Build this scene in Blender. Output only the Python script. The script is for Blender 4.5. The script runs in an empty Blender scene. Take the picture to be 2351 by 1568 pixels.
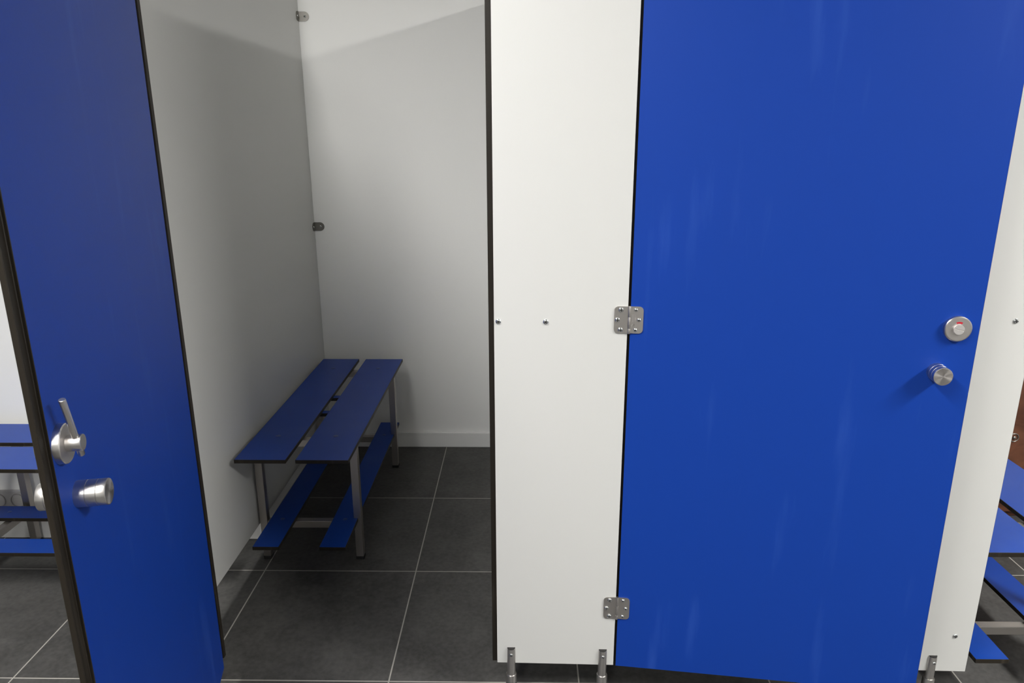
import bpy, bmesh, math, random
from mathutils import Vector, Matrix

C = bpy.context.scene.collection
SC = bpy.context.scene

# ------------------------------------------------------------------ camera
CAM_H = 1.385
cd = bpy.data.cameras.new('camera')
cam = bpy.data.objects.new('camera', cd)
C.objects.link(cam)
cd.sensor_fit = 'HORIZONTAL'
cd.sensor_width = 36.0
cd.lens = 36.0 * 1668.0 / 2351.0
cd.clip_start = 0.05
R_ = ((0.99986771, 0.01598835, -0.00299017),      # camera right
      (0.00152232, -0.27501187, -0.96143963),     # camera down
      (-0.01619417, 0.96130788, -0.27499983))     # camera forward
rt, dn, fw = (Vector(r) for r in R_)
m = Matrix.Identity(4)
for i in range(3):
    m[i][0] = rt[i]; m[i][1] = -dn[i]; m[i][2] = -fw[i]
m.translation = Vector((0, 0, CAM_H))
cam.matrix_world = m
SC.camera = cam

# ------------------------------------------------------------------ world, exposure
w = bpy.data.worlds.new('world'); SC.world = w
w.use_nodes = True
w.node_tree.nodes['Background'].inputs[0].default_value = (0.8, 0.85, 0.9, 1)
w.node_tree.nodes['Background'].inputs[1].default_value = 0.0
vs = SC.view_settings
vs.view_transform = 'Standard'; vs.look = 'None'; vs.gamma = 1.0
vs.use_curve_mapping = False
vs.exposure = 0.0
CEIL = 2.6
# ceiling lamps (rectangular panels along y): x, y0, y1, radiance
LAMPS = [(2.42, -0.65, 0.65, 126.0), (-0.9, -0.50, 0.90, 70.0), (-0.75, -2.75, -1.35, 45.0)]

# ------------------------------------------------------------------ materials
def mat(name, col, rough=0.5, metal=0.0, spec=0.5):
    mt = bpy.data.materials.new(name); mt.use_nodes = True
    b = mt.node_tree.nodes['Principled BSDF']
    b.inputs['Base Color'].default_value = (*col, 1)
    b.inputs['Roughness'].default_value = rough
    b.inputs['Metallic'].default_value = metal
    b.inputs['Specular IOR Level'].default_value = spec
    return mt
def nd(mt, t, **kw):
    n = mt.node_tree.nodes.new(t)
    for k, v in kw.items(): setattr(n, k, v)
    return n
def lk(mt, a, b): mt.node_tree.links.new(a, b)
def bsdf(mt): return mt.node_tree.nodes['Principled BSDF']
def fine_bump(mt, scale, strength, dist=0.0005):
    tc = nd(mt, 'ShaderNodeTexCoord'); n = nd(mt, 'ShaderNodeTexNoise')
    n.inputs['Scale'].default_value = scale; n.inputs['Detail'].default_value = 2
    lk(mt, tc.outputs['Object'], n.inputs['Vector'])
    b = nd(mt, 'ShaderNodeBump'); b.inputs['Strength'].default_value = strength
    b.inputs['Distance'].default_value = dist
    lk(mt, n.outputs['Fac'], b.inputs['Height']); lk(mt, b.outputs['Normal'], bsdf(mt).inputs['Normal'])
def scuffed(mt, col, col2, scale=(18, 18, 2.2), lo=0.64, hi=0.78):
    tc = nd(mt, 'ShaderNodeTexCoord'); mp = nd(mt, 'ShaderNodeMapping')
    mp.inputs['Scale'].default_value = scale
    n = nd(mt, 'ShaderNodeTexNoise'); n.inputs['Scale'].default_value = 1.0; n.inputs['Detail'].default_value = 5
    lk(mt, tc.outputs['Object'], mp.inputs['Vector']); lk(mt, mp.outputs['Vector'], n.inputs['Vector'])
    cr = nd(mt, 'ShaderNodeValToRGB')
    cr.color_ramp.elements[0].position = lo; cr.color_ramp.elements[0].color = (*col, 1)
    cr.color_ramp.elements[1].position = hi; cr.color_ramp.elements[1].color = (*col2, 1)
    lk(mt, n.outputs['Fac'], cr.inputs['Fac']); lk(mt, cr.outputs['Color'], bsdf(mt).inputs['Base Color'])

WHITE = mat('white_laminate', (0.562, 0.562, 0.543), 0.42)
fine_bump(WHITE, 420, 0.12)
BLUE = mat('blue_laminate', (0.0050, 0.040, 0.285), 0.42, spec=0.2)
scuffed(BLUE, (0.0050, 0.040, 0.285), (0.016, 0.062, 0.33), lo=0.60, hi=0.80)
fine_bump(BLUE, 500, 0.12)
SLAT = mat('blue_slat_laminate', (0.0045, 0.046, 0.30), 0.36, spec=0.24)
scuffed(SLAT, (0.0045, 0.046, 0.30), (0.012, 0.056, 0.31), scale=(9, 9, 9), lo=0.5, hi=0.75)
CORE = mat('dark_laminate_core', (0.040, 0.032, 0.024), 0.45, spec=0.3)
scuffed(CORE, (0.017, 0.0135, 0.0095), (0.060, 0.050, 0.038), scale=(60, 60, 5), lo=0.57, hi=0.85)
STEEL = mat('brushed_steel', (0.62, 0.60, 0.58), 0.31, 1.0)
FACE = mat('turned_steel_face', (0.66, 0.63, 0.61), 0.34, 1.0)
bsdf(FACE).inputs['Anisotropic'].default_value = 0.75
tg = nd(FACE, 'ShaderNodeTangent', direction_type='RADIAL', axis='Y')
lk(FACE, tg.outputs['Tangent'], bsdf(FACE).inputs['Tangent'])
HINGE = mat('stamped_steel', (0.56, 0.535, 0.51), 0.40, 1.0)
BRKT = mat('dull_bracket_steel', (0.26, 0.25, 0.23), 0.45, 1.0)
ZINC = mat('zinc_screw', (0.72, 0.74, 0.74), 0.22, 1.0)
DARK = mat('dark_recess', (0.015, 0.014, 0.013), 0.7)
TUBE = mat('steel_tube', (0.50, 0.47, 0.44), 0.34, 1.0)
RUBBER = mat('black_rubber', (0.012, 0.012, 0.012), 0.7)
RED = mat('red_flag', (0.42, 0.01, 0.025), 0.4)
PLASTIC = mat('grey_white_plastic', (0.42, 0.41, 0.41), 0.4)
PLASTICG = mat('grey_plastic', (0.27, 0.26, 0.26), 0.5)
PAINT = mat('white_paint', (0.87, 0.868, 0.845), 0.6)
fine_bump(PAINT, 160, 0.2, 0.0008)
CEILM = mat('ceiling_white', (0.84, 0.84, 0.83), 0.8)
SKIRT = mat('white_skirting', (0.80, 0.80, 0.78), 0.4)
WOOD = mat('brown_wood', (0.10, 0.035, 0.016), 0.4)
def wood_nodes():
    tc = nd(WOOD, 'ShaderNodeTexCoord'); mp = nd(WOOD, 'ShaderNodeMapping')
    mp.inputs['Scale'].default_value = (5, 5, 11)
    n = nd(WOOD, 'ShaderNodeTexNoise'); n.inputs['Scale'].default_value = 1.2; n.inputs['Detail'].default_value = 6
    n.inputs['Distortion'].default_value = 1.4
    lk(WOOD, tc.outputs['Object'], mp.inputs['Vector']); lk(WOOD, mp.outputs['Vector'], n.inputs['Vector'])
    cr = nd(WOOD, 'ShaderNodeValToRGB')
    cr.color_ramp.elements[0].position = 0.32; cr.color_ramp.elements[0].color = (0.060, 0.019, 0.009, 1)
    cr.color_ramp.elements[1].position = 0.72; cr.color_ramp.elements[1].color = (0.145, 0.055, 0.028, 1)
    lk(WOOD, n.outputs['Fac'], cr.inputs['Fac']); lk(WOOD, cr.outputs['Color'], bsdf(WOOD).inputs['Base Color'])
wood_nodes()

TILE = mat('anthracite_floor_tile', (0.05, 0.05, 0.048), 0.42, spec=0.22)
def tile_nodes():
    mt = TILE; T = 0.5; g = 0.0019 / T
    tc = nd(mt, 'ShaderNodeTexCoord'); sp = nd(mt, 'ShaderNodeSeparateXYZ')
    lk(mt, tc.outputs['Object'], sp.inputs[0])
    def math_(op, a, b=None):
        n = nd(mt, 'ShaderNodeMath', operation=op)
        for k, v in enumerate((a, b)):
            if v is None: continue
            if isinstance(v, (int, float)): n.inputs[k].default_value = v
            else: lk(mt, v, n.inputs[k])
        return n.outputs[0]
    us = []
    for ax, off in ((0, 0.354), (1, -1.587)):
        us.append(math_('DIVIDE', math_('ADD', sp.outputs[ax], off), T))
    lines = []
    for u in us:
        f = math_('FRACT', u)
        lines.append(math_('LESS_THAN', math_('MINIMUM', f, math_('SUBTRACT', 1.0, f)), g))
    grout = math_('MAXIMUM', lines[0], lines[1])
    cb = nd(mt, 'ShaderNodeCombineXYZ')
    lk(mt, math_('FLOOR', us[0]), cb.inputs[0]); lk(mt, math_('FLOOR', us[1]), cb.inputs[1])
    wn = nd(mt, 'ShaderNodeTexWhiteNoise'); lk(mt, cb.outputs[0], wn.inputs['Vector'])
    n1 = nd(mt, 'ShaderNodeTexNoise'); n1.inputs['Scale'].default_value = 7; n1.inputs['Detail'].default_value = 7
    n1.inputs['Roughness'].default_value = 0.62
    n2 = nd(mt, 'ShaderNodeTexNoise'); n2.inputs['Scale'].default_value = 75; n2.inputs['Detail'].default_value = 4
    va = nd(mt, 'ShaderNodeVectorMath', operation='ADD')
    lk(mt, tc.outputs['Object'], va.inputs[0]); lk(mt, wn.outputs['Color'], va.inputs[1])
    lk(mt, va.outputs[0], n1.inputs['Vector']); lk(mt, va.outputs[0], n2.inputs['Vector'])
    s = math_('ADD', math_('MULTIPLY', n1.outputs['Fac'], 0.62), math_('MULTIPLY', n2.outputs['Fac'], 0.38))
    cr = nd(mt, 'ShaderNodeValToRGB')
    e = cr.color_ramp.elements
    e[0].position = 0.34; e[0].color = (0.048, 0.047, 0.045, 1)
    e[1].position = 0.68; e[1].color = (0.105, 0.102, 0.098, 1)
    lk(mt, s, cr.inputs['Fac'])
    mx = nd(mt, 'ShaderNodeMix', data_type='RGBA')
    lk(mt, grout, mx.inputs['Factor']); lk(mt, cr.outputs['Color'], mx.inputs['A'])
    mx.inputs['B'].default_value = (0.40, 0.38, 0.345, 1)
    lk(mt, mx.outputs['Result'], bsdf(mt).inputs['Base Color'])
    rr = nd(mt, 'ShaderNodeMapRange'); rr.inputs['To Min'].default_value = 0.36; rr.inputs['To Max'].default_value = 0.56
    lk(mt, n1.outputs['Fac'], rr.inputs['Value'])
    lk(mt, math_('MAXIMUM', rr.outputs[0], math_('MULTIPLY', grout, 0.85)), bsdf(mt).inputs['Roughness'])
    h = math_('SUBTRACT', math_('MULTIPLY', n2.outputs['Fac'], 0.25), grout)
    b = nd(mt, 'ShaderNodeBump'); b.inputs['Strength'].default_value = 0.35; b.inputs['Distance'].default_value = 0.0012
    lk(mt, h, b.inputs['Height']); lk(mt, b.outputs['Normal'], bsdf(mt).inputs['Normal'])
tile_nodes()

# ------------------------------------------------------------------ mesh helpers
class MB:
    def __init__(s): s.bm = bmesh.new()
    def box(s, x0, x1, y0, y1, z0, z1, mi=0, bev=0.0, edge_axis=None, edge_mi=1):
        old = set(s.bm.faces)
        r = bmesh.ops.create_cube(s.bm, size=1.0)
        vs_ = r['verts']
        for v in vs_:
            v.co = Vector(((x0 + x1) / 2 + v.co.x * (x1 - x0), (y0 + y1) / 2 + v.co.y * (y1 - y0), (z0 + z1) / 2 + v.co.z * (z1 - z0)))
        fs = set(f for v in vs_ for f in v.link_faces)
        if bev > 0:
            es = list(set(e for v in vs_ for e in v.link_edges))
            bmesh.ops.bevel(s.bm, geom=es, offset=bev, segments=2, affect='EDGES', profile=0.5)
            fs = set(f for f in s.bm.faces if f not in old)
        for f in fs:
            f.material_index = mi
            if edge_axis is not None:
                f.normal_update()
                if abs(f.normal[edge_axis]) < 0.95: f.material_index = edge_mi
        return fs
    def prism(s, poly, axis, a, b, mi=0, edge_mi=None, smooth=False):
        """poly: 2D points; axis: extrude axis; the other two axes in order."""
        o = [k for k in range(3) if k != axis]
        def co(p, t):
            v = [0, 0, 0]; v[o[0]] = p[0]; v[o[1]] = p[1]; v[axis] = t
            return Vector(v)
        A = [s.bm.verts.new(co(p, a)) for p in poly]; B = [s.bm.verts.new(co(p, b)) for p in poly]
        n = len(poly)
        fs = [s.bm.faces.new(A), s.bm.faces.new(B)]
        for f in fs: f.material_index = mi
        for i in range(n):
            f = s.bm.faces.new((A[i], A[(i + 1) % n], B[(i + 1) % n], B[i]))
            f.material_index = mi if edge_mi is None else edge_mi
            f.smooth = smooth
            fs.append(f)
        bmesh.ops.recalc_face_normals(s.bm, faces=fs)
        return fs
    def lathe(s, p, d, prof, seg=32, mis=None, smooth=True):
        """revolve profile [(t along d, radius)] about the axis through p along d."""
        d = Vector(d).normalized(); p = Vector(p)
        u = d.orthogonal().normalized(); v = d.cross(u)
        rings = []
        for t, r in prof:
            if r < 1e-7: rings.append([s.bm.verts.new(p + d * t)])
            else: rings.append([s.bm.verts.new(p + d * t + (u * math.cos(2 * math.pi * k / seg) + v * math.sin(2 * math.pi * k / seg)) * r) for k in range(seg)])
        fs = []
        for i in range(len(rings) - 1):
            a, b = rings[i], rings[i + 1]
            mi = mis[i] if mis else 0
            flat = abs(prof[i][0] - prof[i + 1][0]) < 1e-7
            for k in range(seg):
                k2 = (k + 1) % seg
                if len(a) == 1 and len(b) == 1: continue
                if len(a) == 1: f = s.bm.faces.new((a[0], b[k], b[k2]))
                elif len(b) == 1: f = s.bm.faces.new((a[k], a[k2], b[0]))
                else: f = s.bm.faces.new((a[k], a[k2], b[k2], b[k]))
                f.material_index = mi; f.smooth = smooth and not flat
                fs.append(f)
        bmesh.ops.recalc_face_normals(s.bm, faces=fs)
        return fs
    def cyl(s, p0, p1, r, seg=24, bev=0.0, mis=None):
        p0, p1 = Vector(p0), Vector(p1); L = (p1 - p0).length
        if bev > 0:
            pr = [(0, 0), (0, r - bev), (bev * .3, r - bev * .3), (bev, r), (L - bev, r), (L - bev * .3, r - bev * .3), (L, r - bev), (L, 0)]
        else: pr = [(0, 0), (0, r), (L, r), (L, 0)]
        return s.lathe(p0, p1 - p0, pr, seg, mis)
    def torus(s, c, n, R, r, seg=32, seg2=10, a0=0.0, a1=2 * math.pi):
        n = Vector(n).normalized(); u = n.orthogonal().normalized(); v = n.cross(u); c = Vector(c)
        rings = []
        for k in range(seg):
            a = 2 * math.pi * k / seg; e = u * math.cos(a) + v * math.sin(a)
            rings.append([s.bm.verts.new(c + e * (R + r * math.cos(2 * math.pi * j / seg2)) + n * r * math.sin(2 * math.pi * j / seg2)) for j in range(seg2)])
        fs = []
        for k in range(seg):
            for j in range(seg2):
                a, b = rings[k], rings[(k + 1) % seg]; j2 = (j + 1) % seg2
                f = s.bm.faces.new((a[j], b[j], b[j2], a[j2])); f.smooth = True; fs.append(f)
        bmesh.ops.recalc_face_normals(s.bm, faces=fs)
    def xf(s, mtx): bmesh.ops.transform(s.bm, matrix=mtx, verts=s.bm.verts)
    def build(s, name, mats, parent=None, label=None):
        me = bpy.data.meshes.new(name)
        s.bm.normal_update()
        for e in s.bm.edges:
            if len(e.link_faces) == 2 and e.calc_face_angle(0.0) > math.radians(24): e.smooth = False
        s.bm.to_mesh(me); s.bm.free()
        for q in (mats if isinstance(mats, (list, tuple)) else [mats]): me.materials.append(q)
        o = bpy.data.objects.new(name, me); C.objects.link(o)
        if parent is not None: o.parent = parent
        if label: o['label'] = label
        return o

def thing(name, label, cat, loc=(0, 0, 0), rz=0.0, group=None):
    o = bpy.data.objects.new(name, None); o.empty_display_size = 0.1; C.objects.link(o)
    o.location = loc; o.rotation_euler = (0, 0, rz); o['kind'] = 'thing'
    o['label'] = label; o['category'] = cat
    if group: o['group'] = group
    return o
def struct(name, mb, mats, label=None, cat='structure'):
    o = mb.build(name, mats)
    o['kind'] = 'structure'
    if label: o['label'] = label
    o['category'] = cat
    return o

def screw(parent, p, n, r=0.0042, spin=0.4, style='cross', label=None):
    """pan-head screw at p with outward normal n."""
    mb = MB(); n = Vector(n).normalized(); h = r * 0.55
    if style == 'cross':
        mb.lathe((0, 0, 0), (0, 0, 1), [(0, 0), (0, r), (h * .45, r), (h * .8, r * .78), (h, r * .42), (h, 0)], 20)
        for a in (spin, spin + math.pi / 2):
            b = MB(); b.box(-r * .68, r * .68, -r * .13, r * .13, h * .72, h * 1.03, 1)
            b.xf(Matrix.Rotation(a, 4, 'Z'))
            me = bpy.data.meshes.new('tmp'); b.bm.to_mesh(me); b.bm.free(); mb.bm.from_mesh(me); bpy.data.meshes.remove(me)
    else:   # domed head with a small drilled socket
        mb.lathe((0, 0, 0), (0, 0, 1), [(0, 0), (0, r), (h * .4, r * .96), (h * .85, r * .7), (h * 1.05, r * .36)], 20)
        mb.lathe((0, 0, 0), (0, 0, 1), [(h * 1.05, r * .36), (h * .3, r * .30), (h * .3, 0)], 20, [1, 1])
    q = Vector((0, 0, 1)).rotation_difference(n).to_matrix().to_4x4(); q.translation = Vector(p)
    mb.xf(q)
    return mb.build('screw', [ZINC, DARK], parent, label)

# ------------------------------------------------------------------ room shell
YB = 3.0845            # back wall
YL = 2.29              # wall behind the left bench
PX = -0.888            # inner face of the left partition
YF = 1.51              # front face of the cubicle fronts
TOP = 1.897             # top of fronts and partitions
X0, X1, Y0 = -4.3, 4.6, -4.6
HT = 0.0125            # laminate thickness

mb = MB(); mb.box(X0, X1, Y0, YB, -0.05, 0.0); struct('floor', mb, TILE)
mb = MB(); mb.box(X0, X1, Y0, YB, CEIL, CEIL + 0.05); struct('ceiling', mb, CEILM)
mb = MB(); mb.box(X0, X1, YB, YB + 0.1, 0, CEIL); struct('wall_back', mb, PAINT)
mb = MB(); mb.box(X0, PX - HT - 0.0005, YL, YB, 0, CEIL); struct('wall_left', mb, PAINT)
mb = MB(); mb.box(X0 - 0.1, X0, Y0, YL, 0, CEIL); struct('wall_far_left', mb, PAINT)
mb = MB(); mb.box(X1, X1 + 0.1, Y0, YB, 0, CEIL); struct('wall_right', mb, PAINT)
mb = MB(); mb.box(X0, X1, Y0 - 0.1, Y0, 0, CEIL); struct('wall_front', mb, PAINT)
def skirting(name, x0, x1, y0, y1, h=0.072, top='y'):
    b = MB(); b.box(x0, x1, y0, y1, 0, h, bev=0.003); return struct(name, b, SKIRT)
skirting('baseboard_back', PX - HT, X1, YB - 0.012, YB)
skirting('baseboard_left', X0, PX - HT - 0.0005, YL - 0.012, YL)
skirting('baseboard_side', PX - HT - 0.0005, PX - 0.0005, YL - 0.012, YB - 0.012)

# ------------------------------------------------------------------ ceiling lamps (out of frame, light the room)
def lamp(x, y0, y1, L, label):
    t = thing('ceiling_lamp', label, 'lamp', (x, (y0 + y1) / 2, CEIL))
    h = (y1 - y0) / 2; wd = 0.15
    for q in (-1, 1):
        b = MB(); b.box(q * (wd + 0.01) - 0.01, q * (wd + 0.01) + 0.01, -h - 0.02, h + 0.02, -0.03, -0.0005, 0, 0.002); b.build('lamp_rim', PLASTIC, t)
        b = MB(); b.box(-wd, wd, q * (h + 0.01) - 0.01, q * (h + 0.01) + 0.01, -0.03, -0.0005, 0, 0.002); b.build('lamp_rim', PLASTIC, t)
    em = bpy.data.materials.new('lamp_glow'); em.use_nodes = True
    nt = em.node_tree; nt.nodes.clear()
    e = nt.nodes.new('ShaderNodeEmission'); e.inputs[0].default_value = (1.0, 0.985, 0.955, 1); e.inputs[1].default_value = L
    nt.links.new(e.outputs[0], nt.nodes.new('ShaderNodeOutputMaterial').inputs[0])
    b = MB(); b.box(-wd, wd, -h, h, -0.026, -0.001); b.build('diffuser', em, t)
for l, lab in zip(LAMPS, ('long ceiling light panel above the area right of the cubicles',
                          'long ceiling light panel in front of the open cubicle',
                          'long ceiling light panel further back in the passage, facing the cubicles')):
    lamp(*l, lab)

# ------------------------------------------------------------------ partitions between cubicles
def bracket(parent, x, y, z, side):
    """L bracket in the corner of partition (normal +x) and back wall."""
    t = 0.0022; r = 0.018
    b = MB()
    def leaf(L):
        pts = [(0, -r), (L - r, -r)]
        pts += [(L - r + r * math.cos(a), r * math.sin(a)) for a in [(-0.5 + k / 12) * math.pi for k in range(1, 12)]]
        pts += [(L - r, r), (0, r)]
        return pts
    b.prism([(x + side * (p[0]), z + p[1]) for p in leaf(0.042)], 1, y - t, y)          # against the back wall
    b.prism([(y - p[0], z + p[1]) for p in leaf(0.034)], 0, x, x + side * t)             # against the partition
    o = b.build('bracket', BRKT, parent, 'small rounded steel corner bracket')
    screw(o, (x + side * 0.026, y - t, z), (0, -1, 0), 0.0052, style='dome')
    screw(o, (x + side * t, y - 0.018, z), (side, 0, 0), 0.0048, style='dome')
def partition(name, x, y0, y1, zb, label, brackets, side):
    t = thing(name, label, 'partition', (x, (y0 + y1) / 2, 0))
    b = MB(); ym = (y0 + y1) / 2
    b.box(-HT, 0, y0 - ym, y1 - ym, zb, TOP, 0, 0.0008, 0, 1)
    b.build('panel', [WHITE, CORE], t)
    for z in brackets: bracket(t, 0 if side > 0 else -HT, y1 - ym, z, side)
    return t
PL = partition('cubicle_partition', PX, YF + HT + 0.001, YB - 0.0005, 0.124,
               'white laminate side partition of the open cubicle, left of the blue bench', (1.8305, 1.0088), 1)
PM = partition('cubicle_partition', -0.049, YF + 2 * HT + 0.002, YB - 0.0125, 0.124,
               'white laminate partition behind the white front panel between the two blue doors', (1.8305, 1.0088), 1)
PR = partition('cubicle_partition', 1.0505, YF + HT + 0.001, YB - 0.0125, 0.124,
               'white laminate end partition behind the front panel right of the closed blue door', (1.8305, 1.0088), -1)

# ------------------------------------------------------------------ cubicle front panels
def front_panel(x0, x1, zl, zr, label, feet, screws, stops):
    xm = (x0 + x1) / 2
    t = thing('front_panel', label, 'panel', (xm, YF, 0))
    b = MB()
    fs = b.box(x0 - xm, x1 - xm, 0, HT, min(zl, zr), TOP, 0, 0.0008, 1, 1)
    for v in b.bm.verts:
        if v.co.z < 0.5:
            f = (v.co.x - (x0 - xm)) / (x1 - x0)
            v.co.z += zl + (zr - zl) * f - min(zl, zr)
    b.build('panel', [WHITE, CORE], t)
    for s0, s1 in stops:
        b = MB(); b.box(s0 - xm, s1 - xm, HT + 0.0005, 2 * HT + 0.0005, 0.121, TOP - 0.03, 0, 0.0012)
        b.build('door_stop', CORE, t, 'dark laminate door stop strip')
    for fx, ft in feet:
        x = fx - xm
        b = MB()
        # split tube: full round below the panel, clasping it above; top cut slightly slanted
        R = 0.0105; zc = 0.0012
        b.lathe((x, zc, 0), (0, 0, 1), [(0.004, 0), (0.004, R), (ft - 0.003, R), (ft, R - 0.0012), (ft, 0)], 32)
        for v in b.bm.verts:
            if v.co.z > ft - 0.01: v.co.z += (v.co.y - zc) * 0.15
        f = b.build('foot', STEEL, t, 'brushed steel tube foot')
        b = MB(); b.lathe((x, zc, 0), (0, 0, 1), [(0.001, 0.0105), (0.001, 0.0285), (0.005, 0.0285), (0.007, 0.0135), (0.092, 0.0135), (0.0945, 0.0125), (0.0945, 0.0105)], 32)
        b.build('sleeve', STEEL, f)
        b = MB(); b.box(x - R * 0.98, x + R * 0.98, -R * 0.86, -0.0004, ft - 0.0001, ft + 0.0012)
        bmesh.ops.delete(b.bm, geom=b.bm.verts, context='VERTS')
        pts = [(x + R * .95 * math.cos(a), zc + R * .95 * math.sin(a)) for a in [math.pi * (1 + k / 14) for k in range(15)]]
        pts = [p for p in pts if p[1] < -0.0006]
        fs = b.prism(pts, 2, ft - 0.001, ft + 0.0004)
        for v in b.bm.verts: v.co.z += (v.co.y - zc) * 0.15
        b.build('slot_shadow_gap', DARK, f, 'dark open end of the tube')
        screw(f, (x, zc - R, ft - 0.0165), (0, -1, 0), 0.0043)
    for sx, sz in screws:
        screw(t, (sx - xm, 0, sz), (0, -1, 0), 0.0058, spin=0.55 + sx)
    return t
front_panel(-0.900, -0.7665, 0.112, 0.112, 'narrow white front panel half hidden behind the open blue door',
            [(-0.86, 0.165)], [], [(-0.80, -0.7508)])
front_panel(-0.0648, 0.2228, 0.1263, 0.1216, 'wide white laminate front panel between the open and the closed blue door',
            [(-0.0297, 0.172), (0.1950, 0.1685)], [(-0.0547, 0.9977), (0.0471, 0.9969)], [(-0.0765, -0.051), (0.198, 0.240)])
front_panel(0.9245, 1.0850, 0.1145, 0.1115, 'narrow white front panel at the right end, beside the bench with the brown panel',
            [(0.9995, 0.159)], [(1.043, 0.9999), (1.044, 0.2143)], [(0.912, 0.95)])

# ------------------------------------------------------------------ blue doors
def rounded(pts_x0, x1, z0, z1, r, left, right):
    """outline with rounded corners on the chosen sides."""
    x0 = pts_x0; P = []
    def arc(cx, cz, a0):
        for k in range(7):
            a = a0 + k / 6 * math.pi / 2
            P.append((cx + r * math.cos(a), cz + r * math.sin(a)))
    if right: arc(x1 - r, z0 + r, -math.pi / 2); arc(x1 - r, z1 - r, 0)
    else: P.extend([(x1, z0), (x1, z1)])
    if left: arc(x0 + r, z1 - r, math.pi / 2); arc(x0 + r, z0 + r, math.pi)
    else: P.extend([(x0, z1), (x0, z0)])
    return P
def door(label, px, zb, rot_deg, hinges, lift=(0.0, 0.0), marks=True):
    """local frame: hinge axis at origin, x along the leaf, y = 0 outer face, +y inner face. rot_deg opens it outwards."""
    a = math.radians(rot_deg)
    t = thing('hinged_door', label, 'door', (px, YF, 0), -a, 'blue cubicle doors')
    b = MB(); W = 0.6965; xi = 0.0025; lip = 0.0075; back = W - 0.016
    prof = [(xi, 0), (W - 0.0008, 0), (W, 0.0008), (W, lip - 0.001), (W - 0.001, lip), (back + 0.001, lip), (back, lip + 0.001), (back, HT - 0.0006), (back - 0.0006, HT), (xi, HT)]
    b.prism(prof, 2, zb, TOP, 1, 1)
    for f in b.bm.faces:
        f.normal_update()
        c = f.calc_center_median()
        if abs(f.normal.y) > 0.98 and (c.y < 0.0004 or c.y > HT - 0.0004): f.material_index = 0
    b.build('panel', [BLUE, CORE], t)
    for hz in hinges:
        b = MB(); th = 0.0024; h = 0.0295
        b.prism(rounded(0.0015, 0.0295, hz - h, hz + h, 0.009, False, True), 1, -th, -0.0001)
        fx = MB(); fx.prism(rounded(-0.0325, -0.0015, hz - h, hz + h, 0.009, True, False), 1, -th, -0.0001)
        fx.xf(Matrix.Rotation(a, 4, 'Z'))
        me = bpy.data.meshes.new('tmp'); fx.bm.to_mesh(me); fx.bm.free(); b.bm.from_mesh(me); bpy.data.meshes.remove(me)
        for z0, z1 in ((-h - 0.001, -h + 0.010), (-h + 0.0104, -h + 0.035), (-h + 0.0354, h + 0.0006)):
            b.cyl((0, -th * 0.9, hz + z0), (0, -th * 0.9, hz + z1), 0.0033, 16, 0.0004)
        ho = b.build('hinge', HINGE, t, 'small steel butt hinge with rounded corners')
        rm = Matrix.Rotation(a, 4, 'Z')
        for sx, sz in ((-0.0185, 0.022), (-0.0255, 0.0), (-0.0185, -0.022)):
            p = rm @ Vector((sx, -th, hz + sz)); n = rm @ Vector((0, -1, 0))
            screw(ho, p, n, 0.0052, spin=0.2 + 9 * sz)
        for sx, sz in ((0.0135, 0.022), (0.0205, 0.0), (0.0135, -0.022)):
            screw(ho, (sx, -th, hz + sz), (0, -1, 0), 0.0042, style='dome')
        if marks and hz > 0.9:
            b = MB()
            for k in range(3): b.box(0.0068 + k * 0.0028, 0.0083 + k * 0.0028, -th - 0.0003, -th + 0.0002, hz - 0.004, hz + 0.012)
            b.prism([(0.0068, hz - 0.0105), (0.0105, hz - 0.0145), (0.0142, hz - 0.0105), (0.0105, hz - 0.0065)], 1, -th - 0.0003, -th + 0.0002)
            b.build('stamped_mark', FACE, ho)
    # lock: outer indicator rose
    rx, rz = 0.6525, zb + 0.884 + lift[0]
    b = MB(); b.lathe((rx, 0, rz), (0, -1, 0), [(0, 0.0262), (0.0075, 0.0262), (0.0088, 0.0250), (0.0092, 0.0235), (0.0092, 0)], 48, [0, 0, 0, 1])
    ro = b.build('lock_indicator', [STEEL, PLATE], t, 'round steel occupied indicator')
    b = MB(); n = 12; A = [math.radians(66 + 48 * k / n) for k in range(n + 1)]
    pts = [(rx + 0.0155 * math.cos(q), rz + 0.0155 * math.sin(q)) for q in A] + [(rx + 0.0118 * math.cos(q), rz + 0.0118 * math.sin(q)) for q in reversed(A)]
    b.prism(pts, 1, -0.0094, -0.009); b.build('occupied_flag', RED, ro, 'red occupied marker')
    b = MB(); sl = math.radians(-14)
    for sg in (1, -1):
        q = []
        for k in range(17):
            an = math.asin(0.0011 / 0.0102) + (math.pi - 2 * math.asin(0.0011 / 0.0102)) * k / 16
            q.append((0.0102 * math.cos(an), sg * 0.0102 * math.sin(an)))
        c_, s_ = math.cos(sl), math.sin(sl)
        b.prism([(rx + x * c_ - z * s_, rz + x * s_ + z * c_) for x, z in q], 1, -0.0125, -0.009)
    b.lathe((rx, 0, rz), (0, -1, 0), [(0.009, 0.0104), (0.0102, 0.0104), (0.0102, 0)], 24)
    b.build('coin_slot_turn', SATIN, ro, 'slotted emergency release disc')
    # lock: inner rose with thumb turn
    b = MB(); b.lathe((rx, HT, rz), (0, 1, 0), [(0, 0.0272), (0.0085, 0.0272), (0.0097, 0.0258), (0.0097, 0)], 48, [0, 0, 1])
    ri = b.build('lock_rose', [STEEL, PLATE], t, 'round steel lock rose')
    b = MB(); b.cyl((rx, HT + 0.009, rz), (rx, HT + 0.0285, rz), 0.0112, 32, 0.0008); b.build('spindle', STEEL, ri)
    b = MB()
    p0 = Vector((rx + 0.0235, HT + 0.0215, rz + 0.069)); p1 = Vector((rx - 0.0058, HT + 0.0215, rz - 0.0200))
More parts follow.
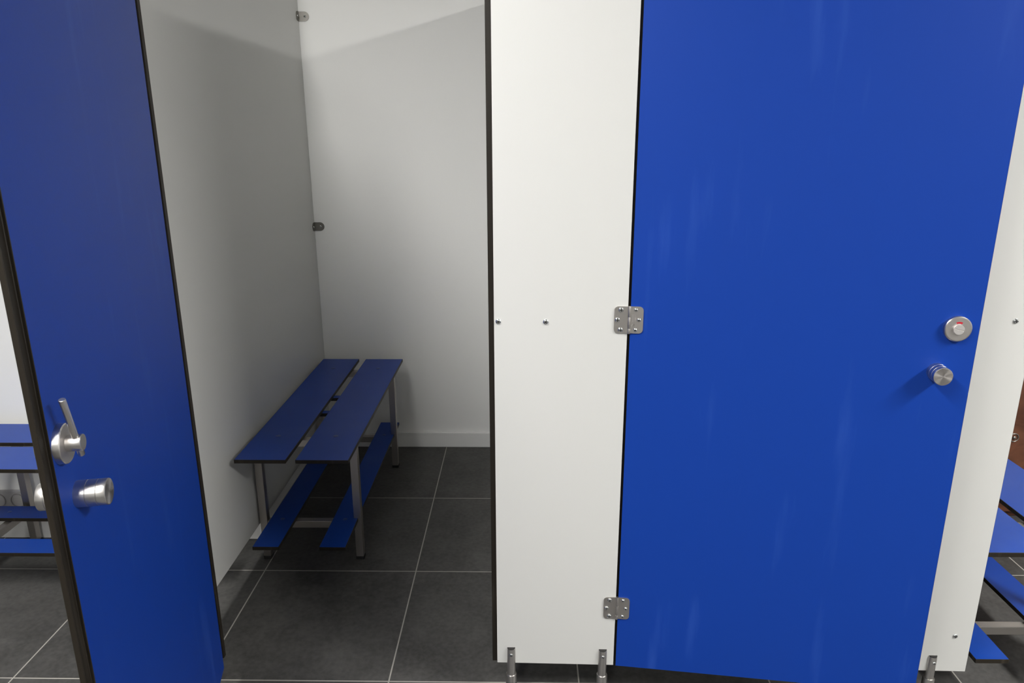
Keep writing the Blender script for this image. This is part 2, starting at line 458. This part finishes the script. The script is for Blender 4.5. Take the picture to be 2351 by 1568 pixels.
    b.cyl(p0, p1, 0.0044, 20, 0.0006); b.build('turn_lever', STEEL, ri, 'thin steel thumb-turn rod')
    # knobs
    kx, kz = 0.6275, zb + 0.791 + lift[1]
    for nm, y0, sg, L in (('door_knob', 0, -1, 0.035), ('door_knob', HT, 1, 0.0405)):
        R = 0.0188; g = 0.0005
        pr = [(0, 0), (0, R)]
        for f in (0.36, 0.70):
            pr += [(L * f - g, R), (L * f, R - g * 1.6), (L * f + g, R)]
        pr += [(L - 0.0012, R), (L - 0.0003, R - 0.0004), (L, R - 0.0014), (L, 0)]
        b = MB(); b.lathe((0, 0, 0), (0, sg, 0), pr, 48, [0] * (len(pr) - 2) + [1])
        k = b.build(nm, [STEEL, FACE], t, 'cylindrical steel door knob')
        k.location = (kx, y0, kz)
    return t
SATIN = mat('satin_steel', (0.82, 0.79, 0.77), 0.5, 1.0)
PLATE = mat('brushed_plate', (0.62, 0.59, 0.57), 0.42, 1.0)
door('closed blue door right of the wide white panel, slightly ajar, with red occupied indicator', 0.2253, 0.121, 7.0, (1.002, 0.287, 1.72))
door('open blue door at the far left, its inner face with steel thumb-turn lock', -0.7607, 0.103, 77.9, (0.984, 0.269, 1.70), (0.0065, 0.0135))

# ------------------------------------------------------------------ benches
def bench(label, loc, rz, frames, fx=(-0.185, 0.155), cleats=(), zt=0.45, zl=0.156,
          seat=((-0.172, -0.0165), (0.0125, 0.172)), shelf=((-0.146, -0.064), (0.062, 0.144))):
    t = thing('changing_bench', label, 'bench', loc, rz, 'blue slatted changing benches')
    L = 0.5065; th = 0.012
    for x0, x1 in seat:
        b = MB(); b.box(x0, x1, -L, L, zt - th, zt, 0, 0.0012, 2, 1)
        s = b.build('seat_slat', [SLAT, CORE], t)
        for fy in frames:
            b = MB(); b.lathe(((x0 + x1) / 2 - 0.002, fy - 0.012, zt), (0, 0, 1), [(0, 0.0085), (0.0012, 0.0075), (0.002, 0.004), (0.002, 0)], 20)
            b.build('bolt_cap', SLATCAP, s)
    for x0, x1 in shelf:
        b = MB(); b.box(x0, x1, -L, L, zl - th, zl, 0, 0.001, 2, 1)
        s = b.build('shelf_slat', [SLAT, CORE], t)
        for fy in frames:
            b = MB(); b.lathe(((x0 + x1) / 2, fy - 0.02, zl), (0, 0, 1), [(0, 0.007), (0.001, 0.006), (0.0016, 0.003), (0.0016, 0)], 16)
            b.build('bolt_cap', SLATCAP, s)
    q = 0.025
    for fy in frames:
        for x0 in (fx[0], fx[1] - q):
            b = MB(); b.box(x0, x0 + q, fy - q / 2, fy + q / 2, 0.010, zt - th - 0.0005, 0, 0.0015)
            l = b.build('leg', TUBE, t)
            b = MB(); b.box(x0 - 0.0008, x0 + q + 0.0008, fy - q / 2 - 0.0008, fy + q / 2 + 0.0008, 0.0005, 0.012, 0, 0.001)
            b.build('foot_cap', RUBBER, l, 'black foot cap')
        for z1 in (zt - th - 0.0006, zl - th - 0.0006):
            b = MB(); b.box(fx[0] + q + 0.0002, fx[1] - q - 0.0002, fy - q / 2 + 0.0005, fy + q / 2 - 0.0005, z1 - q, z1, 0, 0.0015)
            b.build('crossbar', TUBE, t)
    for cy in cleats:
        b = MB(); b.box(-0.075, 0.075, cy - 0.014, cy + 0.014, zt - th - 0.0122, zt - th - 0.0003, 0, 0.001, 2, 1)
        b.build('slat_brace', [SLAT, CORE], t, 'short blue brace under the seat slats')
    return t
SLATCAP = mat('blue_cap', (0.03, 0.06, 0.22), 0.35)
bench('blue slatted bench standing inside the open cubicle', (-0.695, 2.4835, 0), 0, (-0.316, 0.385), cleats=(-0.085, 0.07))
bench('blue slatted bench at the left edge in front of the white wall with sockets', (-1.437, 2.0785, 0), -math.pi / 2, (-0.286, 0.385))
bench('blue slatted bench at the right edge, in front of the brown wood cabinet', (1.2745, 2.0370, 0), 0, (-0.354, 0.385), fx=(-0.165, 0.175),
      zt=0.43, zl=0.131, seat=((-0.1995, -0.0165), (0.0165, 0.1995)), shelf=((-0.1545, -0.072), (0.0745, 0.164)))

# ------------------------------------------------------------------ low brown cabinet beyond the right bench
t = thing('wood_cabinet', 'low brown mottled wood cabinet behind the bench at the right edge', 'cabinet', (2.05, 2.45, 0))
b = MB(); b.box(-0.55, 0.55, 0.0205, 0.42, 0.0005, 0.545, 0, 0.003); b.build('body', WOOD, t)
for x0, x1 in ((-0.549, -0.0015), (0.0015, 0.549)):
    b = MB(); b.box(x0, x1, 0, 0.02, 0.03, 0.543, 0, 0.002); o = b.build('cabinet_door', WOOD, t)
    if x0 < -0.1:
        b = MB(); b.torus((-0.2835, -0.001, 0.327), (0, -1, 0), 0.0150, 0.0022)
        b.lathe((-0.2835, 0, 0.327), (0, -1, 0), [(0, 0.006), (0.004, 0.006), (0.006, 0.0035), (0.006, 0)], 20)
        b.build('ring_pull', BRKT, o, 'small pale metal ring with a stud')

# ------------------------------------------------------------------ wall sockets low behind the left bench
t = thing('wall_socket', 'double round wall socket low behind the left bench', 'socket', (-1.815, YL, 0.1475))
b = MB(); b.box(-0.075, 0.075, -0.010, -0.0002, -0.0375, 0.0375, 0, 0.003); b.build('plate', PLASTIC, t)
for sx in (-0.036, 0.034):
    b = MB(); b.lathe((sx, -0.0098, 0), (0, -1, 0), [(0, 0.027), (0.0025, 0.0265), (0.003, 0.0235), (-0.006, 0.0225), (-0.006, 0)], 32)
    o = b.build('socket_outlet', PLASTICG, t)
    for hx in (-0.0095, 0.0095):
        b = MB(); b.cyl((sx + hx, -0.0039, 0), (sx + hx, -0.0030, 0), 0.0026, 12); b.build('contact_hole', DARK, o)
